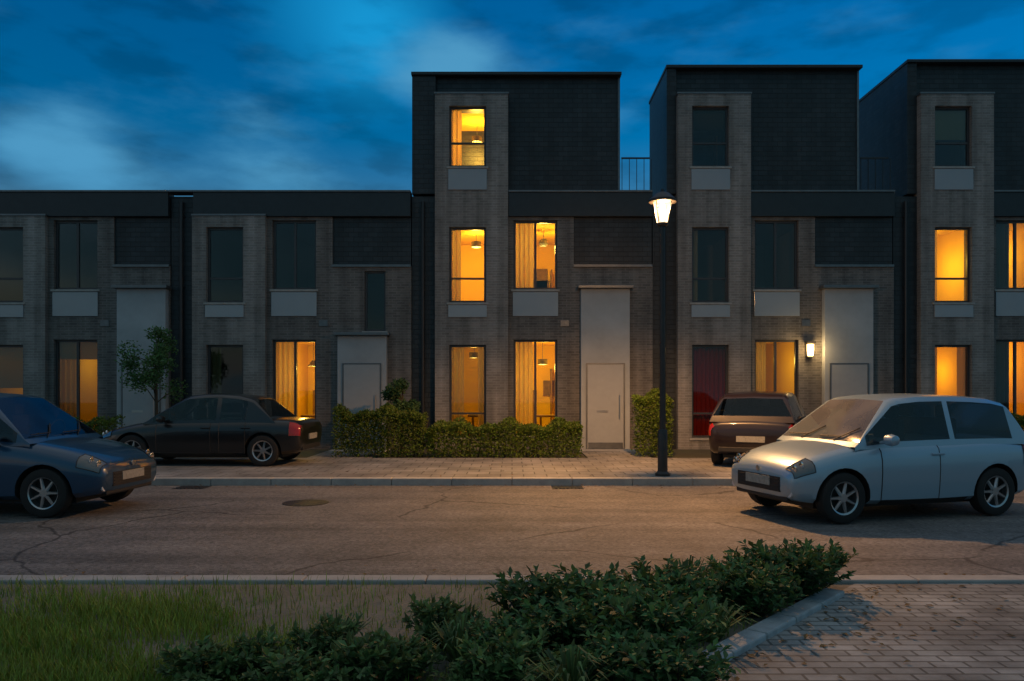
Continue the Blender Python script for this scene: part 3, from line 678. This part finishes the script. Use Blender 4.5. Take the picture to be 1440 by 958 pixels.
    for yo in (.30, -.34):                                  # wipers resting along the foot of the windscreen
        MB().tube([(.97*s, yo, .945*hs), (.93*s, yo+.10, .99*hs), (.80*s, yo+.30, 1.10*hs), (.93*s, yo+.12, .995*hs), (.94*s, yo-.28, .985*hs)], .008, 5).build('wiper', PLAST, C)
    gr = MB().box(1.885*s, 1.905*s, -.46, .46, .36, .54)
    for q in range(4): gr.box(1.905*s, 1.912*s, -.44, .44, .385+q*.04, .397+q*.04)
    gr.build('grille', PLAST, C)
    MB().lathe([(.035,-.004),(.035,.006),(.02,.008)], 1.905*s, 0, .60*hs, 16, 'x').build('badge', RIM, C, smooth=True)
    for sg in (1, -1): MB().lathe([(.05,-.01),(.05,.012)], 1.86*s, sg*.6, .36, 14, 'x').build('fog_lamp', LENS, C, smooth=True)
    MB().tube([(-.1*s, .0, 1.50*hs), (-1.15*s*.9, 0, 1.475*hs+.03)], .006, 5).build('aerial', PLAST, C) if 0 else None
    MB().box(1.80*s, 1.87*s, -.55, .55, .255, .34).build('bumper_trim', PLAST, C, bevel=.015)
    MB().box(1.902*s, 1.915*s, -.26, .26, .42, .53).build('number_plate', PLATE, C)
    MB().box(-1.915*s, -1.90*s, -.26, .26, .50, .61).build('number_plate', PLATE, C)
    MB().box(-1.89*s, -1.80*s, -.6, .6, .30, .40).build('bumper_trim', PLAST, C, bevel=.015)
    MB().box(-1.5*s, 1.5*s, -hw+.26, hw-.26, .16, .30).build('underbody', PLAST, C)
    for x in wx:
        for sg in (1, -1):
            y = sg*(hw-.11)
            ty = MB().lathe([(.20,-.085),(.275,-.092),(.30,-.075),(.306,-.03),(.306,.03),(.30,.075),(.275,.092),(.20,.085)], x, y, .306, 32, 'y', caps=False).build('wheel', TYRE, C, smooth=True)
            rm = MB().lathe([(.20,-.08),(.185,-.07),(.18,.07),(.20,.08)], x, y, .306, 32, 'y', caps=False)
            yo = y+sg*.05
            rm.lathe([(.05,-.02),(.05,.02)], x, yo, .306, 16, 'y')
            for q in range(7):
                a = q*2*math.pi/7; c, d2 = math.cos(a), math.sin(a)
                rm.tube([(x+.04*c, yo, .306+.04*d2), (x+.19*c, yo, .306+.19*d2)], [.024,.017], 6)
            rm.build('rim', RIM, ty, smooth=True)
            MB().lathe([(.185,-.01),(.185,.01)], x, y-sg*.02, .306, 24, 'y').build('brake_disc', PLAST, ty)
    return C
silver = mat('silver paint', (.29, .41, .51), .34, metal=.35, coat=.6)
navy = mat('dark blue paint', (.012, .055, .115), .3, metal=.2, coat=.8)
black = mat('black paint', (.008, .008, .009), .3, coat=.5)
maroon = mat('dark brown paint', (.012, .005, .004), .35, coat=.6)
make_car(silver, 'pale silver hatchback parked on the road at the right', (4.80, 10.5, 0), R(180+16), L=3.55, H=1.53, screen=PALESCREEN)
make_car(navy, 'dark blue hatchback at the left edge reflecting the sky', (-7.0, 10.75, 0), R(-4), L=3.9, H=1.55)
make_car(black, 'black saloon parked before the two storey house', (-6.05, 16.2, .10), R(178), L=3.3*1.22, W=1.7, H=1.42, hatch=False)
make_car(maroon, 'dark brown hatchback parked beyond the lamp post, tail towards the road', (5.25, 16.6, .10), R(65), L=3.7, H=1.45)

# ------------------------------------------------------------------ sky and light
w = bpy.data.worlds.new("World"); sc.world = w; w.use_nodes = True
nt = w.node_tree; n = nt.nodes; l = nt.links; bg = n['Background']
sky = n.new('ShaderNodeTexSky'); sky.sky_type = 'NISHITA'; sky.sun_disc = False
SUN_EL, SUN_AZ = R(1.5), R(236)
sky.sun_elevation = SUN_EL; sky.sun_rotation = SUN_AZ; sky.ozone_density = 3.0; sky.air_density = 1.2; sky.dust_density = .6
tc = n.new('ShaderNodeTexCoord')
hs = n.new('ShaderNodeHueSaturation'); hs.inputs['Saturation'].default_value = 1.5; hs.inputs['Value'].default_value = 1
l.new(sky.outputs[0], hs.inputs['Color'])
def mathn(op, a, b=None):
    q = n.new('ShaderNodeMath'); q.operation = op
    for i, v in enumerate((a, b)):
        if v is None: continue
        if isinstance(v, (int, float)): q.inputs[i].default_value = v
        else: l.new(v, q.inputs[i])
    return q.outputs[0]
mp = n.new('ShaderNodeMapping'); mp.inputs['Scale'].default_value = (2.2, 1, 6.0); mp.inputs['Rotation'].default_value = (0, R(-18), 0); l.new(tc.outputs['Generated'], mp.inputs['Vector'])
ns = n.new('ShaderNodeTexNoise'); ns.inputs['Scale'].default_value = 2.2; ns.inputs['Detail'].default_value = 8; ns.inputs['Roughness'].default_value = .55; l.new(mp.outputs[0], ns.inputs['Vector'])
def blob(px, py, rx, gain):
    d = Vector(((px-720)/1120, 1, (547-py)/1120)).normalized()
    vm = n.new('ShaderNodeVectorMath'); vm.operation = 'DISTANCE'; l.new(tc.outputs['Generated'], vm.inputs[0]); vm.inputs[1].default_value = d
    m = n.new('ShaderNodeMapRange'); m.interpolation_type = 'SMOOTHSTEP'; m.inputs['From Min'].default_value = rx; m.inputs['From Max'].default_value = 0; m.inputs['To Min'].default_value = 0; m.inputs['To Max'].default_value = gain
    l.new(vm.outputs['Value'], m.inputs['Value']); return m.outputs[0]
base = blob(600, 92, .09, .28)
for b in (blob(660, 85, .07, .22), blob(95, 222, .08, .42), blob(20, 200, .05, .2), blob(200, 262, .10, .22), blob(400, 262, .14, .20)): base = mathn('ADD', base, b)
cl = mathn('ADD', ns.outputs['Fac'], base)
bright = mathn('ADD', blob(500, 15, .15, .75), blob(545, 75, .09, .35))
cm = n.new('ShaderNodeMapRange'); cm.interpolation_type = 'SMOOTHSTEP'; cm.inputs['From Min'].default_value = .50; cm.inputs['From Max'].default_value = 1.0; l.new(cl, cm.inputs['Value'])
dk = n.new('ShaderNodeMapRange'); dk.interpolation_type = 'SMOOTHSTEP'; dk.inputs['From Min'].default_value = .40; dk.inputs['From Max'].default_value = .7; dk.inputs['To Min'].default_value = .0; dk.inputs['To Max'].default_value = .0; l.new(ns.outputs['Fac'], dk.inputs['Value'])
mx = n.new('ShaderNodeMix'); mx.data_type = 'RGBA'; l.new(cm.outputs[0], mx.inputs[0]); 
nb2 = n.new('ShaderNodeTexNoise'); nb2.inputs['Scale'].default_value = 5.5; nb2.inputs['Detail'].default_value = 6; l.new(mp.outputs[0], nb2.inputs['Vector'])
dkm = n.new('ShaderNodeMapRange'); dkm.interpolation_type = 'SMOOTHSTEP'; dkm.inputs['From Min'].default_value = .42; dkm.inputs['From Max'].default_value = .66; dkm.inputs['To Min'].default_value = 1.38; dkm.inputs['To Max'].default_value = 1.0; l.new(nb2.outputs['Fac'], dkm.inputs['Value'])
vsc = n.new('ShaderNodeVectorMath'); vsc.operation = 'SCALE'
tint = n.new('ShaderNodeVectorMath'); tint.operation = 'MULTIPLY'; tint.inputs[1].default_value = (1, 1.0, 1.2); l.new(hs.outputs[0], tint.inputs[0]); l.new(tint.outputs[0], vsc.inputs[0]); l.new(dkm.outputs[0], vsc.inputs['Scale'])
mb2 = n.new('ShaderNodeMix'); mb2.data_type = 'RGBA'; l.new(mathn('MULTIPLY', bright, mathn('MULTIPLY', dkm.outputs[0], .8)), mb2.inputs[0]); l.new(vsc.outputs[0], mb2.inputs[6]); mb2.inputs[7].default_value = (.03, 1.05, 2.25, 1)
l.new(mb2.outputs[2], mx.inputs[6])
mx.inputs[7].default_value = (.27, 1.12, 1.95, 1)
CLOUD = mx
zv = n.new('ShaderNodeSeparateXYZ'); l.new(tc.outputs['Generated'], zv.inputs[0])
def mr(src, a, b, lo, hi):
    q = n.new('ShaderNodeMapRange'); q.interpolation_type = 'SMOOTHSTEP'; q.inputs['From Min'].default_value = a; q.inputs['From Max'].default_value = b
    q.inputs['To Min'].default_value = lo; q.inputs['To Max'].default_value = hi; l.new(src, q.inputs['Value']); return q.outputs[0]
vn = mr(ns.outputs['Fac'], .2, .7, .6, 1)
back = mathn('MULTIPLY', mr(zv.outputs['Y'], .25, -.3, 0, 1), vn); zen = mathn('MULTIPLY', mr(zv.outputs['Z'], .5, .9, 0, 1), vn)  # unseen sky overhead brightened, and behind retinted, to light ground and fronts
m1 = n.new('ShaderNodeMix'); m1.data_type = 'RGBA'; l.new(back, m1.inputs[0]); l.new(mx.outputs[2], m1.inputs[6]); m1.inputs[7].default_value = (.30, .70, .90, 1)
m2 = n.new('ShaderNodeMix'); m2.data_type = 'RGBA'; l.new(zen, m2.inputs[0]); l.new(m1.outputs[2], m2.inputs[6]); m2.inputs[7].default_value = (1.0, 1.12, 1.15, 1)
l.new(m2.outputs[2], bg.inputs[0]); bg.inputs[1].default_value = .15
sd = bpy.data.lights.new('sun', 'SUN'); sd.energy = .006; sd.angle = R(10); sd.color = (1, .8, .65)
so = bpy.data.objects.new('sun', sd); col.objects.link(so)
dirv = Vector((math.sin(SUN_AZ)*math.cos(SUN_EL), math.cos(SUN_AZ)*math.cos(SUN_EL), math.sin(SUN_EL)+.15))
so.rotation_euler = dirv.to_track_quat('Z', 'Y').to_euler()

sc.view_settings.view_transform = 'Standard'; sc.view_settings.look = 'None'; sc.view_settings.gamma = 1; sc.view_settings.use_curve_mapping = False
sc.view_settings.exposure = 0.9
sc.cycles.use_denoising = True
sc.cycles.max_bounces = 8; sc.cycles.transparent_max_bounces = 12; sc.cycles.sample_clamp_indirect = 4
